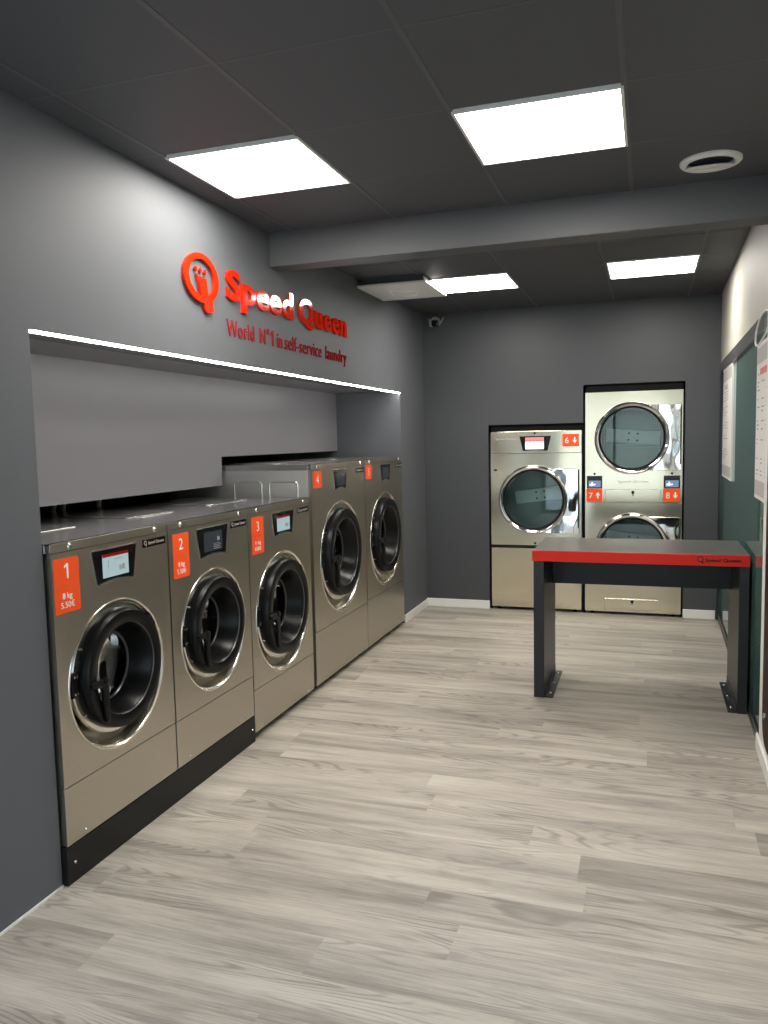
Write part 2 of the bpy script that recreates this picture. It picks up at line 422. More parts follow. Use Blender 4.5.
bm = nb()
for x in GX[1:]:
    if LW < x < RW: box(bm, x-.009, x+.009, YF, BF, CZ-.0015, CZ+.012)
for y in GY: box(bm, LW, RW+.06, y-.004, y+.004, CZ-.0005, CZ+.012)
for x in BX[1:-1]: box(bm, x-.010, x+.010, BB, YB, CZ-.002, CZ+.012)
for y in BY: box(bm, LW, RW+.06, y-.006, y+.006, CZ-.001, CZ+.012)
struct('trim_4', bm, M['tbar'])
bm = nb(); box(bm, LW, RW+.3, BF, BB, 2.500, CZ+.01); struct('trim_5', bm, M['beam'], bevel=.004)   # downstand beam
bm = nb()
for p in ((-3.3, 2.2, YF-12, YF-.15),): box(bm, p[0]-4, p[1]+4, p[2], p[3], -.12, -.02)
struct('pavement', bm, M['pave'])
bm = nb(); box(bm, -9, 7, -13.5, -13, 0, 6.5); box(bm, -9, 7, -13, -12.94, 2.6, 2.8); struct('added_street_facade', bm, M['facade'])  # unseen facade, added to dim and warm the sky reflected in the dryers

LL = ['square ceiling light panel above the red wall sign, nearest the left wall', 'square ceiling light panel nearest the camera, left of the round ceiling vent',
      'ceiling light panel beyond the beam, beside the white ceiling vent tile', 'ceiling light panel beyond the beam, above the stacked dryers']
for (a, b, c, d), lab in zip(lights, LL):
    t = thing('ceiling_light', lab, 'ceiling light', ((a+b)/2, (c+d)/2, CZ), 0, 'ceiling light panels')
    hx, hy = (b-a)/2-.002, (d-c)/2-.002
    f = nb(); e = .011
    box(f, -hx, hx, -hy, -hy+e, -.008, .02); box(f, -hx, hx, hy-e, hy, -.008, .02); box(f, -hx, -hx+e, -hy+e, hy-e, -.008, .02); box(f, hx-e, hx, -hy+e, hy-e, -.008, .02)
    obj('frame', f, M['bar'], t)
    obj('diffuser', bx(-hx+e, hx-e, -hy+e, hy-e, -.004, .012), M['panel'], t)

# white vent tile with a round diffuser, beside the far left light
t = thing('ceiling_vent', 'square white ceiling vent tile with a round centre, beyond the beam at the left wall', 'vent', (-1.695, 5.575, CZ), 0)
obj('cover_plate', bx(-.252, .248, -.292, .292, -.062, -.046), M['bar'], t, bevel=.003)
obj('housing', bx(-.225, .225, -.26, .26, -.046, .02), M['ceil'], t, bevel=.003)
RX = Matrix.Rotation(PI/2, 4, 'Y')      # local x (lathe axis) -> down
f = lathe(nb(), [(.120,.060),(.118,.068),(.105,.078),(.092,.074),(.082,.066),(.078,.060)], 0, 0, 40); obj('diffuser_ring', f, M['bar'], t, True, mtx=RX)
f = lathe(nb(), [(.070,.060),(.068,.070),(.05,.078),(0,.080)], 0, 0, 40); obj('diffuser_core', f, M['bar'], t, True, mtx=RX)

# round extract valve
t = thing('ceiling_extract_valve', 'round white extract valve in the ceiling right of the nearest light panel', 'vent', (.236, 3.652, CZ), 0)
f = lathe(nb(), [(.122,-.006),(.122,.008),(.116,.014),(.096,.016),(.090,.010),(.088,-.02)], 0, 0, 56); obj('ring', f, M['bar'], t, True, mtx=RX)
f = lathe(nb(), [(.088,-.03),(.086,.0),(.082,-.03),(0,-.03)], 0, 0, 56); obj('throat', f, M['void'], t, True, mtx=RX)
f = lathe(nb(), [(0,-.004),(.090,-.002),(.097,.004),(.090,.008),(.03,.011),(0,.012)], 0, 0, 48)
obj('valve_disc', f, M['bar'], t, True, mtx=Matrix.Translation((-.004,.040,-.010)) @ Matrix.Rotation(math.radians(14), 4, 'X') @ RX)

# LED tape along the bulkhead edge
t = thing('led_strip', 'glowing white light strip along the edge above the washing machines', 'strip light', (LW, 4.2, NZ), 0)
obj('tape', bx(-.012, .003, 2.155-4.2, 6.268-4.2, -.0095, -.0015), M['led'], t)
obj('channel', bx(-.016, .0025, 2.15-4.2, 6.274-4.2, -.0015, .0), M['bar'], t)

# ------------------------------------------------------------------ the red wall sign
t = thing('wall_emblem', 'round red letter Q emblem with a small crown, left of the red lettering', 'sign', (LW, 3.222, 2.299))
f = nb(); no = 64
# ring (outer ellipse, inner ellipse a bit thinner at the top)
O_, I_ = [], []
def ringpts(ru, rv, cu, cv): return [(cu+ru*math.cos(2*PI*k/no), cv+rv*math.sin(2*PI*k/no)) for k in range(no)]
po, pi_ = ringpts(.147, .111, 0, .008), ringpts(.109, .082, 0, .011)
va = [[f.verts.new((w, *p)) for p in q] for w, q in ((.003, po), (.018, po), (.018, pi_), (.003, pi_))]
for j in range(4):
    for k in range(no): f.faces.new((va[j][k], va[j][(k+1)%no], va[(j+1)%4][(k+1)%no], va[(j+1)%4][k]))
obj('ring', f, M['red'], t, bevel=.001)
f = prism(nb(), [(.015,-.085),(.018,-.126),(.036,-.143),(.102,-.130),(.094,-.118),(.082,-.078),(.05,-.074)], .003, .017); obj('tail', f, M['red'], t, bevel=.001)
f = prism(nb(), [(-.004,-.078),(-.042,.020),(-.036,.024),(-.025,-.022),(-.009,.018),(-.004,.018),(.001,-.024),(.014,.016),(.019,.016),(.022,-.026),(.034,.014),(.039,.010),(.056,-.078)], .003, .016); obj('crown', f, M['red'], t, bevel=.0008)
for cu, cv in ((-.042,.044), (-.002,.043), (.036,.040)):
    obj('crown_bead', prism(nb(), [(cu, cv+.013), (cu+.009, cv), (cu, cv-.013), (cu-.009, cv)], .003, .015), M['red'], t, bevel=.0008)
for u, v in ((-.11,.07),(.11,.07),(.07,-.13)): obj('standoff', bx(-.002, .006, u-.006, u+.006, v-.006, v+.006), M['tagred'], t)

t = thing('wall_lettering', 'large red shop name in raised letters on the wall above the washing machines', 'sign', (LW, 3.455, 2.252))
for q in letters('Speed', 0, 0, .150, .750, -.002, .015, .033, 1.06): obj('letter', q, M['red'], t)
for q in letters('Queen', .835, 0, .150, .765, -.002, .015, .033, 1.06): obj('letter', q, M['red'], t)
t = thing('tagline_lettering', 'smaller thin dark red line of raised letters below the large red shop name', 'sign', (LW, 3.455, 2.078))
obj('letter', prism(nb(), [(.490,0),(.503,0),(.503,.082),(.494,.082),(.468,.066),(.468,.055),(.490,.066)], -.002, .007), M['tagred'], t)
for s, u0, wd in (('World', 0, .278), ('N\u00b0', .345, .105), ('in', .550, .060), ('self-service', .645, .525), ('laundry', 1.240, .360)):
    for q in letters(s, u0, 0, .082, wd, -.002, .007, -.006, 1.08): obj('letter', q, M['tagred'], t)

# ------------------------------------------------------------------ washing machines
MX = -1.933
def washer(name_label, y0, y1, z0, zt, cy, cz, r, seam, num, lines, screen, disp_w, depth, side_emboss=False, sticker=None):
    t = thing('washing_machine', name_label, 'washing machine', (MX, y0, z0), 0, 'washing machines along the left wall')
    w = y1-y0; H = zt-z0; cv = cz-z0; cu = cy-y0; sv = seam-z0; s = r/.282
    g = .003
    # cabinet: open-fronted shell
    f = nb(); e = .006
    for b in ((-depth,-depth+e,e,w-e,0,H-.03), (-depth,-.02,e*.5,e*1.5,0,H-.03), (-depth,-.02,w-e*1.5,w-e*.5,0,H-.03), (-depth,-.02,e,w-e,0,.012), (-.6*depth,-.6*depth+.004,e,w-e,0,H-.04)):
        box(f, *b)
    obj('cabinet', f, M['steel'], t)
    if side_emboss:
        sp = nb()
        obj('side_panel', bx(-depth+.01, -.022, -.002, .004, .02, H-.03), M['side'], t)
        for a, b in ((-.521, -.332), (-.278, -.088)):
            zb, ztp, rr = 1.17-z0, 1.312-z0, .022
            pts = [(a, -.004, zb)]+[(a+rr-rr*math.cos(PI/2*k/6), -.004, ztp-rr+rr*math.sin(PI/2*k/6)) for k in range(7)]
            pts += [(b-rr+rr*math.sin(PI/2*k/6), -.004, ztp-rr+rr*math.cos(PI/2*k/6)) for k in range(7)]+[(b, -.004, zb)]
            obj('side_trim', tube(nb(), pts, .0028, 8), M['screw'], t, True)
    # top cover with folded front
    f = nb(); box(f, -depth, -.001, .001, w-.001, H-.006, H); box(f, -depth, -.022, -.003, .002, H-.033, H-.001); box(f, -depth, -.022, w-.002, w-.001, H-.033, H-.001); box(f, -.022, .0, .001, w-.001, H-.033, H)
    top = obj('top_cover', f, M['steeltop'], t, bevel=.003)
    f = nb(); box(f, .0, .0012, .002, w-.002, H-.032, H-.0015); obj('front_fold', f, M['steel'], t)
    pts = rrect(-depth+.20, -.30, .16, w-.16, .05)
    f = nb(); a = [f.verts.new((u, v, H)) for u, v in pts]; b = [f.verts.new((u, v, H+.006)) for u, v in pts]
    f.faces.new(b)
    for k in range(len(pts)): f.faces.new((a[k], a[(k+1)%len(pts)], b[(k+1)%len(pts)], b[k]))
    obj('supply_lid', f, M['steeltop'], t, bevel=.003)
    for u in (.095, w-.09):
        obj('screw', lathe(nb(), [(.011,0),(.011,.003),(.008,.007),(0,.008)], u, H-.017, 14), M['screw'], t, True)
    # front skin with round opening
    f = holed_plate(nb(), g, w-g, sv+.0015, H-.035, cu, cv, r, -.02, 0); obj('front_panel', f, M['steel'], t)
    f = bx(-.02, 0, g, w-g, .0, sv-.0015); lp = obj('lower_panel', f, M['steel'], t, bevel=.0015)
    for u in (.10, w-.10): obj('screw', lathe(nb(), [(.005,0),(.004,.002),(0,.003)], u, .02, 10), M['screw'], t, True)
    # dished surround
    f = lathe(nb(), [(r+.005,.0005),(r+.004,.003),(r,.0042),(r-.005*s,.001),(r-.009*s,-.005),(r-.011*s,-.014)], cu, cv, 96)
    obj('surround_lip', f, M['ring'], t, True)
    f = lathe(nb(), [(r-.011*s,-.014),(r-.013*s,-.034),(r-.018*s,-.050),(r-.034*s,-.056),(.16*s,-.058),(.16*s,-.075)], cu, cv, 96)
    obj('door_surround', f, M['dish'], t, True)
    # door
    dv = cv+.022*s; k = s
    f = lathe(nb(), [(.205*k,-.048),(.244*k,-.038),(.2500*k,-.028),(.2495*k,-.018),(.2450*k,-.0125),(.2290*k,-.0115)], cu, dv, 96)
    dr = obj('door', lathe(nb(), [(.230*k,-.044),(.230*k,-.012),(.227*k,.012),(.224*k,.030),(.221*k,.036),(.215*k,.038),(.179*k,.034),(.174*k,.031),(.168*k,.020),(.150*k,-.034),(.138*k,-.060),(.128*k,-.064),(.126*k,-.070)], cu, dv, 96), M['black'], t, True)
    obj('chrome_ring', f, M['ring'], dr, True)
    f = lathe(nb(), [(.1760*k,.0325),(.1755*k,.0345),(.1732*k,.0320),(.1727*k,.030)], cu, dv, 96); obj('edge_highlight', f, M['edge'], dr, True)  # thin paler ring, its colour stands in for the highlight on the inner edge
    # glass bowl pushed into the drum
    f = lathe(nb(), [(.132*k,-.062),(.128*k,-.085),(.118*k,-.115),(.085*k,-.135),(.04*k,-.142),(0,-.144),(0,-.148),(.04*k,-.146),(.087*k,-.139),(.121*k,-.118),(.131*k,-.086),(.135*k,-.062)], cu, dv, 72)
    obj('door_glass', f, M['wglass'], dr, True)
    f = lathe(nb(), [(.134*k,-.058),(.130*k,-.062),(.126*k,-.062)], cu, dv, 72); obj('glass_rim', f, M['edge'], dr, True)
    f = lathe(nb(), [(.160*k,-.056),(.158*k,-.10),(.150*k,-.12),(.150*k,-.125)], cu, dv, 72); obj('gasket', f, M['void'], t, True)
    f = lathe(nb(), [(.150*k,-.125),(.158*k,-.125),(.158*k,-.128),(.215*k,-.13),(.215*k,-.46),(0,-.47)], cu, dv, 64)
    dm = obj('drum', f, M['drumdark'], t, True)
    for j in range(3):
        a = j*2*PI/3+.5
        q = nb(); box(q, -.45, -.16, -.02, .02, .165*k, .213*k); q.transform(Matrix.Translation((0, cu, dv)) @ Matrix.Rotation(a, 4, 'X')); obj('lifter', q, M['drumdark'], dm, bevel=.008)
    # hinge on the left, catch on the right, hanging lever handle
    f = nb(); box(f, -.04, .002, cu-.268*k, cu-.236*k, dv-.045*k, dv+.045*k); hg = obj('hinge', f, M['black'], t, bevel=.004)
    for dz in (.032, -.030): obj('hinge_pin', lathe(nb(), [(.005,.001),(.005,.006),(0,.007)], cu-.254*k, dv+dz*k, 12), M['screw'], hg, True)
    for dz, du in ((.12,-.204),(.030,-.2345),(-.030,-.2345),(-.12,-.204)): obj('bolt', lathe(nb(), [(.004,-.01),(.004,.004),(0,.005)], cu+du*k*1.012, dv+dz*k*1.012, 10), M['screw'], dr, True)
    a = math.radians(32); f = nb(); box(f, -.045, .006, .222*k, .262*k, -.03*k, .03*k); f.transform(Matrix.Translation((0, cu, dv)) @ Matrix.Rotation(a, 4, 'X')); obj('catch', f, M['black'], t, bevel=.004)
    hu, hv = cu-.200*k, dv-.012*k
    pr = [(hu-.020*k, hv+.006*k), (hu-.014*k, hv+.014*k), (hu+.040*k, hv+.012*k), (hu+.064*k, hv+.016*k), (hu+.072*k, hv+.010*k), (hu+.072*k, hv-.010*k), (hu+.070*k, hv-.150*k), (hu+.060*k, hv-.158*k), (hu+.050*k, hv-.150*k), (hu+.040*k, hv-.030*k), (hu+.030*k, hv-.014*k), (hu-.014*k, hv-.010*k)]
    hd = obj('handle', prism(nb(), pr, .034, .052), M['black'], dr, bevel=.005)
    obj('handle_pivot', lathe(nb(), [(.013*k,.03),(.013*k,.055),(.009*k,.058),(0,.0585)], hu+.055*k, hv+.002*k, 18), M['black'], hd, True)
    # trapezoid display
    d0, d1, zt0, zb0 = disp_w
    dz = zt0-z0; db = zb0-z0; d0 -= y0; d1 -= y0; ins = .026
    arc = [(d0+ins+(d1-d0-2*ins)*k_/8, db+.012*math.sin(PI*k_/8)) for k_ in range(9)]
    pts = [(d0, dz), (d1, dz)]+arc[::-1]
    big = [(d0-.004, dz+.003), (d1+.004, dz+.003)]+[(u+.002*(1 if i < 4 else -1), v-.005) for i, (u, v) in enumerate(arc[::-1])]
    obj('display_rim_highlight', prism(nb(), big, -.004, .0012), M['screw'], t)  # bright frame under the display, painted in as its edge highlight
    dp = obj('display', prism(nb(), pts, -.004, .003), M['gloss'], t, bevel=.0015)
    cxd = (d0+d1)/2; sw = (d1-d0)*.29; sz1 = dz-.022; sz0 = db+.022
    if screen == 'blue':
        sc = obj('screen', bx(.003, .0042, cxd-sw, cxd+sw, sz0, sz1), M['scr_blue'], dp)
        obj('screen_header', bx(.0042, .0046, cxd-sw, cxd+sw, sz1-.010, sz1+.002), M['tagred'], dp)
        def ico(*b): obj('screen_icon', bx(*b), M['print'], dp)
        q = None; ico(.0042, .0047, cxd-sw*.62, cxd-sw*.52, sz1-.032, sz1-.024); ico(.0042, .0047, cxd-sw*.58, cxd-sw*.54, sz1-.052, sz1-.038)
        ico(.0042, .0047, cxd+sw*.28, cxd+sw*.40, sz0+.018, sz0+.038); ico(.0042, .0047, cxd+sw*.48, cxd+sw*.68, sz0+.020, sz0+.040)
        for i in range(3): ico(.0042, .0047, cxd-sw*.05+i*sw*.22, cxd+sw*.1+i*sw*.22, sz1-.024, sz1-.021)
    else:
        obj('screen', bx(.003, .0042, cxd-sw, cxd+sw, sz0, sz1), M['scr_dim'], dp)
        if screen == 'dim':
            for i in range(4): obj('screen_icon', bx(.0042, .0047, cxd+.0, cxd+sw*(.8-.1*(i%2)), sz0+.008+i*.008, sz0+.010+i*.008), M['cam'], dp)
            obj('screen_icon', bx(.0042, .0047, cxd+sw*.45, cxd+sw*.70, sz0+.045, sz0+.062), M['cam'], dp)
    # brand plate
    pl = obj('brand_plate', bx(0, .002, w-.175, w-.018, H-.082, H-.050), M['gloss'], t)
    q = letters('Speed Queen', w-.138, H-.072, .013, .108, .002, .0025, .012, whole=True); obj('lettering', q, M['silver'], pl)
    q = lathe(nb(), [(.0095,.002),(.0095,.0026),(.0062,.0026),(.0062,.002)], w-.157, H-.064, 18); box(q, .002, .0026, w-.155, w-.148, H-.077, H-.066); obj('logo', q, M['silver'], pl)
    # orange number sticker
    a, b, zl, zh, zm = sticker
    a -= y0; b -= y0; zl -= z0; zh -= z0
    st = obj('number_sticker', prism(nb(), rrect(a, b, zl if zm is None else zm-z0+.0008, zh, .004, 3), .0, .0012), M['orange'], t)
    c = (a+b)/2
    if zm is None:
        text('lettering', st, M['ink'], num, 0, zl+.026, .052, w0=.0012, w1=.0018, center=c-.0)
        if lines: text('lettering', st, M['ink'], lines[0], 0, zl+.012, .010, w0=.0012, w1=.0018, center=c)
    else:
        zm -= z0
        if num == '1': obj('lettering', prism(nb(), [(c+.0005, zm+.026), (c+.0085, zm+.026), (c+.0085, zm+.080), (c+.0015, zm+.080), (c-.012, zm+.071), (c-.012, zm+.063), (c+.0005, zm+.070)], .0012, .0018), M['ink'], st)
        else: text('lettering', st, M['ink'], num, 0, zm+.030, .050, w0=.0012, w1=.0018, center=c)
        s2 = obj('price_sticker', prism(nb(), rrect(a, b, zl, zm-.0008, .004, 3), .0, .0012), M['orange'], t)
        text('lettering', s2, M['ink'], lines[0], 0, zl+.050, .021, w0=.0012, w1=.0018, center=c-.002, bold=.012)
        text('lettering', s2, M['ink'], lines[1], 0, zl+.018, .021, w0=.0012, w1=.0018, center=c-.002)
    return t
Z3 = .042
washer('stainless washing machine with orange sticker reading 1, nearest the camera', 2.154, 2.846, .142, 1.221, 2.491, .679, .283, .352, '1', ('8 kg', '5.50\u20ac'), 'blue', (2.363, 2.628, 1.167, 1.036), .93, sticker=(2.166, 2.293, .972, 1.165, 1.066))
washer('stainless washing machine with orange sticker reading 2 and a dark screen', 2.849, 3.553, .142, 1.221, 3.202, .683, .284, .350, '2', ('8 kg', '5.50\u20ac'), 'dim', (3.071, 3.347, 1.167, 1.032), .93, sticker=(2.882, 3.006, .972, 1.167, 1.066))
washer('stainless washing machine with orange sticker reading 3, beside the taller machines', 3.556, 4.326, Z3, 1.221, 3.940, .615, .331, .266, '3', ('11 kg', '8.00\u20ac'), 'blue', (3.825, 4.097, 1.167, 1.041), .93, sticker=(3.594, 3.724, .974, 1.169, 1.064))
washer('tall stainless washing machine with square orange sticker reading 4, left of the far one', 4.366, 5.311, Z3, 1.414, 4.838, .793, .363, .378, '4', None, 'dark', (4.720, 4.958, 1.366, 1.240), 1.0, True, sticker=(4.394, 4.528, 1.268, 1.368, None))
washer('tall stainless washing machine with square orange sticker reading 5, at the far end', 5.316, 6.218, Z3, 1.414, 5.767, .793, .360, .390, '5', None, 'dark', (5.662, 5.903, 1.366, 1.242), 1.0, sticker=(5.334, 5.464, 1.274, 1.376, None))

for k, (y, bend) in enumerate(((3.40, .0), (3.46, .02), (3.78, -.02), (4.56, .03), (4.68, .0), (5.03, -.02))):
    pts = [(-3.02, y, .9), (-3.02, y+bend*.3, 1.1), (-3.0, y+bend*.8, 1.28), (-3.0, y+bend, 1.5), (-3.0, y+bend, 1.74)]
    tag(obj('water_hose', tube(nb(), pts, .013, 10), M['cam2'], None, True), 'thin grey hose rising in the dark gap behind the washing machine tops', 'hose', 'hoses behind the washing machines')

# black plinth below the first two machines
t = thing('plinth', 'low black plinth under the two nearest washing machines', 'plinth', (MX, 2.150, 0))
f = nb(); box(f, -.85, -.004, 0, 1.401, .0, .141); obj('base', f, M['kick'], t)
f = nb(); box(f, -.004, 0, 0, 1.403, .0, .136); obj('kick_plate', f, M['kick'], t, bevel=.001)
for u in (.040, 1.374): obj('screw', lathe(nb(), [(.006,0),(.005,.003),(0,.004)], u, .072, 12), M['screw'], t, True)
# low black skids below the other machines
for lab, a, b in (('low black skid under the washing machine with sticker 3', 3.565, 4.318), ('low black skid under the tall washing machine with sticker 4', 4.376, 5.302), ('low black skid under the tall washing machine with sticker 5', 5.326, 6.208)):
    t = tag(obj('base_skid', bx(-.80, -.045, 0, b-a, 0, Z3), M['void'], bevel=.004), lab, 'plinth', 'skids under the far machines'); t.location = (MX, a, 0)

# ------------------------------------------------------------------ dryers (local: y = to the right, x = out of the wall)
def dryer_door(t, cu, cv, edge, ztop, zbot, tilt, R=.306):
    n = 60
    # outline: round frame merging into a square plate on the right
    a0 = math.asin(min(.98, (ztop-cv)/R)); a1 = math.asin(max(-.98, (zbot-cv)/R))
    def outline(inset):
        r = R-inset; pts = []
        A0, A1 = PI-(PI-a0), a1
        st = a0+.0; en = 2*PI+a1
        for k in range(n+1): a = st+(en-st)*k/n; pts.append((cu+r*math.cos(a), cv+r*math.sin(a)))
        return pts
    plate = [(cu+R*.28, cv+.09), (cu+R*.30, ztop+.018), (cu+R*.55, ztop+.004), (edge-.006, ztop-.006), (edge, ztop-.012), (edge, zbot+.006), (edge-.006, zbot), (cu+R*.30, zbot-.006), (cu+R*.28, cv-.09)]
    # ring profile
    dr = obj('door', lathe(nb(), [(R,.0),(R,.014),(R-.006,.024),(R-.016,.029),(R-.027,.027),(R-.036,.018),(R-.038,.004)], cu, cv, 96), M['chrome'], t, True)
    # plate with circular bite
    f = nb(); k = 40
    arc = []
    for i in range(k+1):
        a = a0*.985+(a1-a0)*.985*i/k; arc.append((cu+(R-.012)*math.cos(a), cv+(R-.012)*math.sin(a)))
    poly = [(cu+(R-.012)*math.cos(a0*.985), ztop)] + [(edge-.006, ztop-.004), (edge, ztop-.010), (edge, zbot+.008), (edge-.006, zbot)] + [(cu+(R-.012)*math.cos(a1*.985), zbot)] + arc[::-1][1:-1]
    prism(f, poly, .004, .022); obj('door_plate', f, M['mirror'], dr, bevel=.003)
    f = nb(); box(f, .0, .030, edge-.012, edge-.002, zbot+.05, ztop-.008); obj('handle', f, M['rail'], dr, bevel=.003)
    f = lathe(nb(), [(R-.035,.016),(R-.039,.021),(R-.049,.018),(R-.053,.004)], cu, cv, 72); obj('gasket', f, M['black'], dr, True)
    f = lathe(nb(), [(R-.049,.013),(0,.015),(0,.009),(R-.049,.007)], cu, cv, 64); obj('door_glass', f, M['dglass'], dr, True)
    f = lathe(nb(), [(R-.050,-.01),(R-.050,-.09),(R-.045,-.095),(R+.03,-.10),(R+.03,-.50)], cu, cv, 64)
    dm = obj('drum', f, M['drum'], t, True)
    f = lathe(nb(), [(R+.03,-.50),(0,-.50)], cu, cv, 64); obj('drum_back', f, M['drum'], dm)
    f = nb(); q = .0
    box(f, -.497, -.485, -.235, .235, -.062, .062); f.transform(Matrix.Translation((0, cu, cv+.01)) @ Matrix.Rotation(math.radians(tilt), 4, 'X'))
    bf = obj('drum_plate', f, M['baffle'], dm, bevel=.004)
    f = nb()
    for u, v in ((-.035,.03),(.04,.03),(-.035,-.03),(.04,-.03)): lathe(f, [(.009,-.485),(.008,-.480),(0,-.479)], u, v, 12)
    f.transform(Matrix.Translation((0, cu, cv+.01)) @ Matrix.Rotation(math.radians(tilt), 4, 'X')); obj('bolts', f, M['black'], bf)
def arrow(u, v, h, up):
    sg = 1 if up else -1; f = nb()
    pts = [(-.006,-.5*h), (.006,-.5*h), (.006,.08*h), (.3*h,-.12*h), (.3*h,.10*h), (0,.5*h), (-.3*h,.10*h), (-.3*h,-.12*h), (-.006,.08*h)]
    return prism(f, [(u+a, v+sg*b) for a, b in (pts if up else pts[::-1])], .0018, .0026)
DY = YB-.006
# single dryer
X0 = -1.341
t = thing('tumble_dryer', 'single stainless tumble dryer with orange sticker 6, left of the taller stacked pair', 'dryer', (X0, DY, 0), -PI/2, 'tumble dryers in the back wall')
W1 = .794; u = lambda x: x-X0
f = nb()
for b in ((-.80,-.79,.004,W1-.004,.03,1.60), (-.80,-.012,.004,.012,.03,1.60), (-.80,-.012,W1-.012,W1-.004,.03,1.60), (-.80,-.012,.004,W1-.004,.03,.04), (-.80,-.012,.004,W1-.004,1.592,1.60)): box(f, *b)
obj('cabinet', f, M['steel'], t)
obj('control_panel', bx(-.012, .0, 0, W1, 1.412, 1.606), M['dsteel'], t, bevel=.002)
f = holed_plate(nb(), 0, W1, .592, 1.409, u(-.965), 1.0, .258, -.012, 0); obj('front_panel', f, M['dsteel'], t)
obj('lower_panel', bx(-.012, .0, 0, W1, .028, .566), M['dsteel'], t, bevel=.002)
f = nb(); box(f, -.03, -.006, 0, W1, .56, .595); box(f, -.006, .004, 0, W1, .572, .580); obj('panel_groove', f, M['black'], t)
dryer_door(t, u(-.965), 1.0, u(-.566), 1.275, .705, 7)
d0, d1, a, b = u(-1.083), u(-.808), 1.562, 1.432
arc = [(d0+.03+(d1-d0-.06)*k/8, b+.006*math.sin(PI*k/8)) for k in range(9)]
dp = obj('display', prism(nb(), [(d0, a), (d1, a)]+arc[::-1], .0, .004), M['gloss'], t, bevel=.001)
obj('screen', bx(.004, .005, d0+.052, d1-.062, b+.016, a-.012), M['scr_white'], dp)
obj('screen_header', bx(.005, .0056, d0+.052, d1-.062, a-.050, a-.012), M['scr_red'], dp)
for k in range(5): obj('screen_icon', bx(.0056, .006, d0+.060+k*.030, d0+.072+k*.030, a-.044, a-.032), M['redprint'], dp)
st = obj('number_sticker', prism(nb(), rrect(u(-.710), u(-.570), 1.466, 1.574, .005, 3), 0, .0018), M['orange'], t)
text('lettering', st, M['ink'], '6', u(-.687), 1.495, .050, w0=.0018, w1=.0026); obj('arrow', arrow(u(-.606), 1.520, .055, False), M['ink'], st)
text('brand_lettering', t, M['silver'], 'Speed Queen', u(-1.295), 1.534, .017, .175, w0=0, w1=.004, bold=.012)
for x, z in ((-.948, 1.588), (-.948, .612)): obj('lock', lathe(nb(), [(.010,0),(.010,.003),(0,.004)], u(x), z, 14), M['black'], t, True)
obj('badge', bx(0, .002, u(-1.312), u(-1.285), 1.258, 1.272), M['black'], t)
for x in (X0+.06, X0+W1-.06): obj('foot', lathe(nb(), [(.0,0),(.02,0),(.02,.008),(.008,.012),(.008,.03)], 0, 0, 14), M['void'], t, True, mtx=Matrix.Translation((-.06, u(x), 0)) @ Matrix.Rotation(-PI/2, 4, 'Y'))

# stacked pair in one tall cabinet
X0 = -.516; W2 = .787; u = lambda x: x-X0
t = thing('stacked_tumble_dryer', 'tall stacked pair of stainless tumble dryers with stickers 7 and 8', 'dryer', (X0, DY, 0), -PI/2, 'tumble dryers in the back wall')
f = nb()
for b in ((-.80,-.79,.004,W2-.004,.03,1.91), (-.80,-.012,.004,.012,.03,1.91), (-.80,-.012,W2-.012,W2-.004,.03,1.91), (-.80,-.012,.004,W2-.004,.03,.04), (-.80,-.012,.004,W2-.004,1.90,1.91), (-.80,-.012,.004,W2-.004,1.03,1.04)): box(f, *b)
obj('cabinet', f, M['steel'], t)
f = holed_plate(nb(), 0, W2, .980, 1.921, u(-.134), 1.527, .258, -.012, 0); obj('front_panel', f, M['dsteel'], t)
f = holed_plate(nb(), 0, W2, .026, .976, u(-.127), .583, .258, -.012, 0); obj('front_panel', f, M['dsteel'], t)
dryer_door(t, u(-.134), 1.527, u(.262), 1.802, 1.252, -5)
dryer_door(t, u(-.127), .583, u(.262), .858, .308, -6)
for z0, z1 in ((.993, 1.088), (.048, .143)):
    f = nb(); box(f, -.001, .003, u(-.348), u(.099), z0, z1); dw = obj('lint_drawer', f, M['dsteel'], t, bevel=.002)
    q = nb(); e = .004
    for b in ((u(-.348)-e, u(.099)+e, z0-e, z0), (u(-.348)-e, u(.099)+e, z1, z1+e), (u(-.348)-e, u(-.348), z0, z1), (u(.099), u(.099)+e, z0, z1)): box(q, -.001, .0015, *b)
    obj('drawer_gap', q, M['boardband'], dw)
    obj('lock', lathe(nb(), [(.013,.003),(.013,.006),(.006,.008),(0,.008)], u(-.122), z1-.022, 16), M['black'], dw, True)
    obj('lock_tab', bx(.003, .005, u(-.131), u(-.113), z1-.052, z1-.034), M['print'], dw)
for a, b, s, up in ((-.502, -.374, '7', True), (.125, .254, '8', False)):
    dp = obj('display', bx(0, .005, u(a), u(b), 1.100, 1.208), M['gloss'], t, bevel=.002)
    obj('screen', bx(.005, .0058, u(a)+.014, u(b)-.012, 1.110, 1.168), M['scr_ind'], dp)
    f = prism(nb(), [(u(a)+.022, 1.128), (u(a)+.040, 1.122), (u(a)+.070, 1.130), (u(a)+.075, 1.138), (u(a)+.050, 1.140), (u(a)+.048, 1.156), (u(a)+.040, 1.156), (u(a)+.038, 1.142), (u(a)+.022, 1.140)], .0058, .0064); obj('screen_icons', f, M['scr_ice'], dp)
    st = obj('number_sticker', prism(nb(), rrect(u(a)-.004, u(b)+.002, .984, 1.098, .005, 3), 0, .0018), M['orange'], t)
    text('lettering', st, M['ink'], s, u(a)+.018, 1.015, .050, w0=.0018, w1=.0026); obj('arrow', arrow(u(b)-.036, 1.041, .055, up), M['ink'], st)
    obj('lock', lathe(nb(), [(.010,0),(.010,.003),(0,.004)], u((a+b)/2), 1.226, 14), M['black'], t, True)
text('brand_lettering', t, M['silver'], 'Speed Queen', u(-.248), 1.148, .022, .250, w0=0, w1=.004, bold=.012)
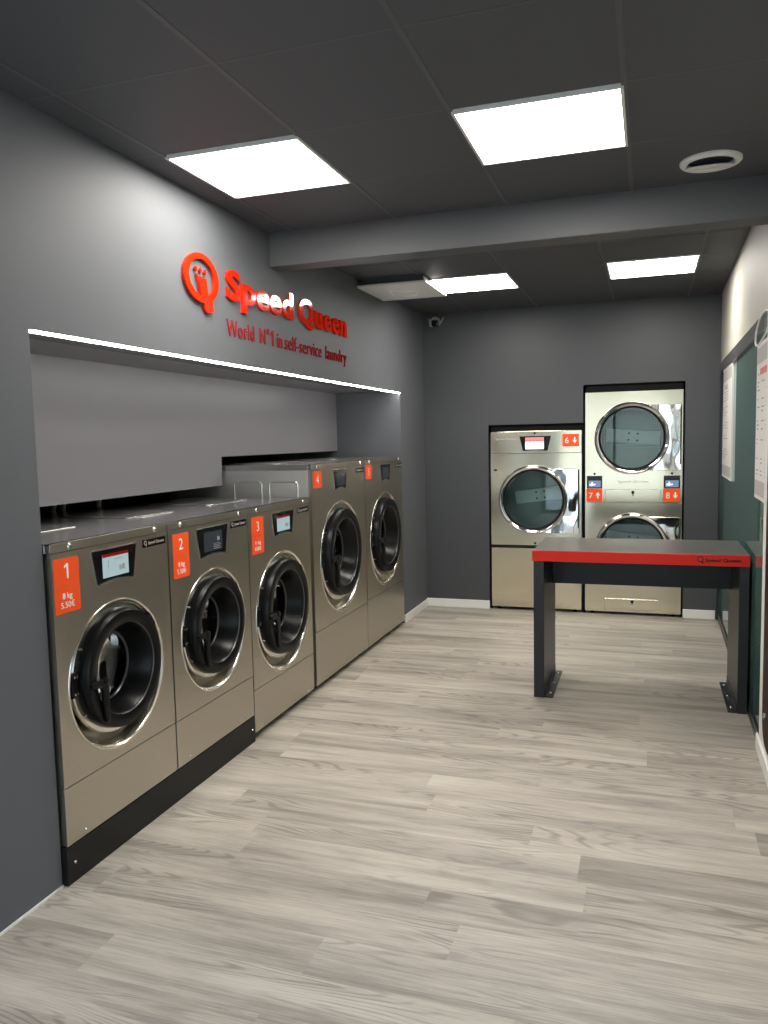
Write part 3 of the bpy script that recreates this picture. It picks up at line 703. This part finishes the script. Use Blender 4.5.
for x in (X0+.06, X0+W2-.06): obj('foot', lathe(nb(), [(.0,0),(.02,0),(.02,.008),(.008,.012),(.008,.03)], 0, 0, 14), M['void'], t, True, mtx=Matrix.Translation((-.06, u(x), 0)) @ Matrix.Rotation(-PI/2, 4, 'Y'))

# ------------------------------------------------------------------ folding table by the glass
t = thing('folding_table', 'dark grey laundry folding table with a red front edge, standing against the glass partition', 'table', (-.05, 4.9, 0))
tx = lambda x: x+.05
ty = lambda y: y-4.9
obj('tabletop', bx(tx(-.645), tx(.530), ty(4.645), ty(5.275), .826, .886), M['tabletop'], t, bevel=.001)
ed = obj('front_edge', bx(tx(-.645), tx(.530), ty(4.630), ty(4.645), .824, .886), M['tablered'], t, bevel=.001)
fx = Matrix.Translation((0, 0, 0)) @ Matrix.Rotation(-PI/2, 4, 'Z')
def ontab(bm): bm.transform(Matrix.Translation((0, ty(4.630), 0)) @ Matrix.Rotation(-PI/2, 4, 'Z')); return bm
obj('lettering', ontab(letters('Speed Queen', tx(.302), .847, .020, .182, .0, .0008, .026, whole=True)), M['black'], ed)
f = lathe(nb(), [(.017,0),(.017,.0008),(.012,.0008),(.012,0)], tx(.278), .860, 24); prism(f, [(tx(.280), .848), (tx(.290), .836), (tx(.297), .838), (tx(.288), .850)], 0, .0008)
obj('logo', ontab(f), M['black'], ed)
for a, b, fa, fb in ((-.638, -.577, -.577, -.527), (.478, .528, .432, .478)):
    lg = obj('leg', bx(tx(a), tx(b), ty(4.632), ty(5.225), 0, .8235), M['table'], t, bevel=.002)
    f = nb(); box(f, tx(fa), tx(fb), ty(4.64), ty(5.20), 0, .006)
    q = (tx(fa), tx(fa)+.005) if fa == -.577 else (tx(fb)-.005, tx(fb)); box(f, q[0], q[1], ty(4.64), ty(5.20), .006, .045)
    fp = obj('foot_plate', f, M['table'], lg, bevel=.001)
    for y in (4.72, 4.93, 5.14):
        g = lathe(nb(), [(.009,0),(.008,.004),(0,.005)], 0, 0, 12); g.transform(Matrix.Translation((tx((fa+fb)/2), ty(y), .006)) @ Matrix.Rotation(-PI/2, 4, 'Y')); obj('bolt', g, M['screw'], fp, True)
obj('apron', bx(tx(-.577), tx(.478), ty(5.095), ty(5.125), .612, .826), M['table'], t, bevel=.001)

# ------------------------------------------------------------------ price boards on the glass
def board(label, y0, y1, z0, z1, title, group):
    t = thing('price_board', label, 'sign', RM @ Vector((0, wy((y0+y1)/2), 0)), -RA, group)
    h = (y1-y0)/2
    # local: x towards +out of room; visible face on -x; reading direction runs towards the camera (-y)
    obj('panel', bx(-.003, .0098, -h, h, z0, z1), M['board'], t, bevel=.001)
    obj('printed_band', bx(-.0036, -.003, -h+.01, h-.01, z1-.10, z1-.02), M['boardband'], t); obj('printed_band', bx(-.0036, -.003, -h+.01, h-.01, z0+.02, z0+.095), M['boardband'], t)
    rnd = random.Random(int(y0*100))
    for blk, nl in ((.20, 5), (.36, 4), (.50, 3), (.62, 2), (.74, 5)):
        for i in range(nl):
            z = z1-(z1-z0)*blk-i*.020
            u0 = h-.05
            for k in range(3):
                wd = rnd.uniform(.04, .11); 
                if rnd.random() < .75: obj('printed_line', bx(-.0035, -.003, u0-wd, u0, z, z+.006), M['print'], t)
                u0 -= .17
    for k in range(5): obj('title_word', bx(-.0036, -.003, h-.15-k*.055-.040, h-.15-k*.055, z1-.160, z1-.128), title, t)
board('white price board on the glass, far one near the back wall', 5.975, 6.76, 1.215, 2.040, M['boardband'], 'price boards on the glass')
board('white price board with a red printed title on the glass, behind the folding table', 4.030, 4.510, 1.215, 1.995, M['redprint'], 'price boards on the glass')

# white cabinet with a dark brown rounded front at the photo's right edge
t = thing('wall_cabinet', 'white cabinet with a dark brown rounded front, right of the glass', 'cabinet', RM @ Vector((0, wy(3.40), 0)), -RA)
q = Matrix.Rotation(PI, 4, 'Z')
f = prism(nb(), rrect(-.47, .47, .13, 1.99, .14, 8), -.020, -.004); obj('body', f, M['white'], t, bevel=.004)
f = prism(nb(), rrect(-.44, .43, .165, 1.955, .12, 8), -.024, -.018); pn = obj('front_panel', f, M['brown'], t, bevel=.002)
obj('lock', lathe(nb(), [(.014,-.024),(.014,-.032),(0,-.034)], .33, .30, 16), M['screw'], pn, True)

# loop of pale cable hanging in front of the header rail
pts = []
for k in range(48):
    a = 2*PI*k/48; uu, vv = .24*math.cos(a), .075*math.sin(a)*(1+.25*math.cos(a))
    pts.append((.492+.012*math.sin(a), 4.02+uu*.97-vv*.1, 2.030+vv+uu*.02))
o = tag(obj('cable_loop', tube(nb(), pts, .0046, 10, True), M['cam2'], None, True), 'loop of pale grey cable hanging at the header rail, photo right edge', 'cable')

# security camera
t = thing('security_camera', 'small grey security camera with two stub antennas under the ceiling at the back wall', 'camera', (-1.815, YB, 2.60))
obj('bracket', bx(-.022, .022, -.05, 0, -.03, .04), M['cam'], t, bevel=.006)
f = ball(nb(), (0, -.085, .0), .043); obj('head', f, M['cam'], t, True)
f = nb(); box(f, -.022, .036, -.142, -.09, -.048, .006); obj('lens_face', f, M['gloss'], t, bevel=.008)
f = nb(); box(f, -.030, .044, -.135, -.09, .002, .014); box(f, -.032, -.022, -.135, -.09, -.05, .01); obj('hood', f, M['cam'], t, bevel=.003)
obj('antenna', tube(nb(), [(-.045, -.08, -.04), (-.058, -.08, .028)], [.010,.007], 10), M['cam'], t, True)
obj('antenna', tube(nb(), [(.040, -.08, -.022), (.078, -.08, .034)], [.007,.006], 10), M['cam'], t, True)

# ------------------------------------------------------------------ daylight, camera
w = bpy.data.worlds.new('world'); bpy.context.scene.world = w; w.use_nodes = True
bg = w.node_tree.nodes['Background']; bg.inputs['Color'].default_value = (.62,.80,1.0,1); bg.inputs['Strength'].default_value = 5.0

cd = bpy.data.cameras.new('camera'); cam = bpy.data.objects.new('camera', cd); C.objects.link(cam)
yaw, pitch, roll, F = -.3252, -.0905, -.0215, 785.889
fw = Vector((math.sin(yaw)*math.cos(pitch), math.cos(yaw)*math.cos(pitch), math.sin(pitch)))
rt = Vector((math.cos(yaw), -math.sin(yaw), 0)); up = rt.cross(fw)
r2 = math.cos(roll)*rt+math.sin(roll)*up; u2 = -math.sin(roll)*rt+math.cos(roll)*up
mw = Matrix((r2, u2, -fw)).transposed().to_4x4(); mw.translation = (0, 0, 1.55); cam.matrix_world = mw
cd.sensor_fit = 'VERTICAL'; cd.sensor_height = 32; cd.lens = F/1024*32; cd.clip_start = .05; cd.clip_end = 100
bpy.context.scene.camera = cam
vs = bpy.context.scene.view_settings
vs.view_transform = 'Standard'; vs.look = 'None'; vs.gamma = 1; vs.use_curve_mapping = False; vs.exposure = .98
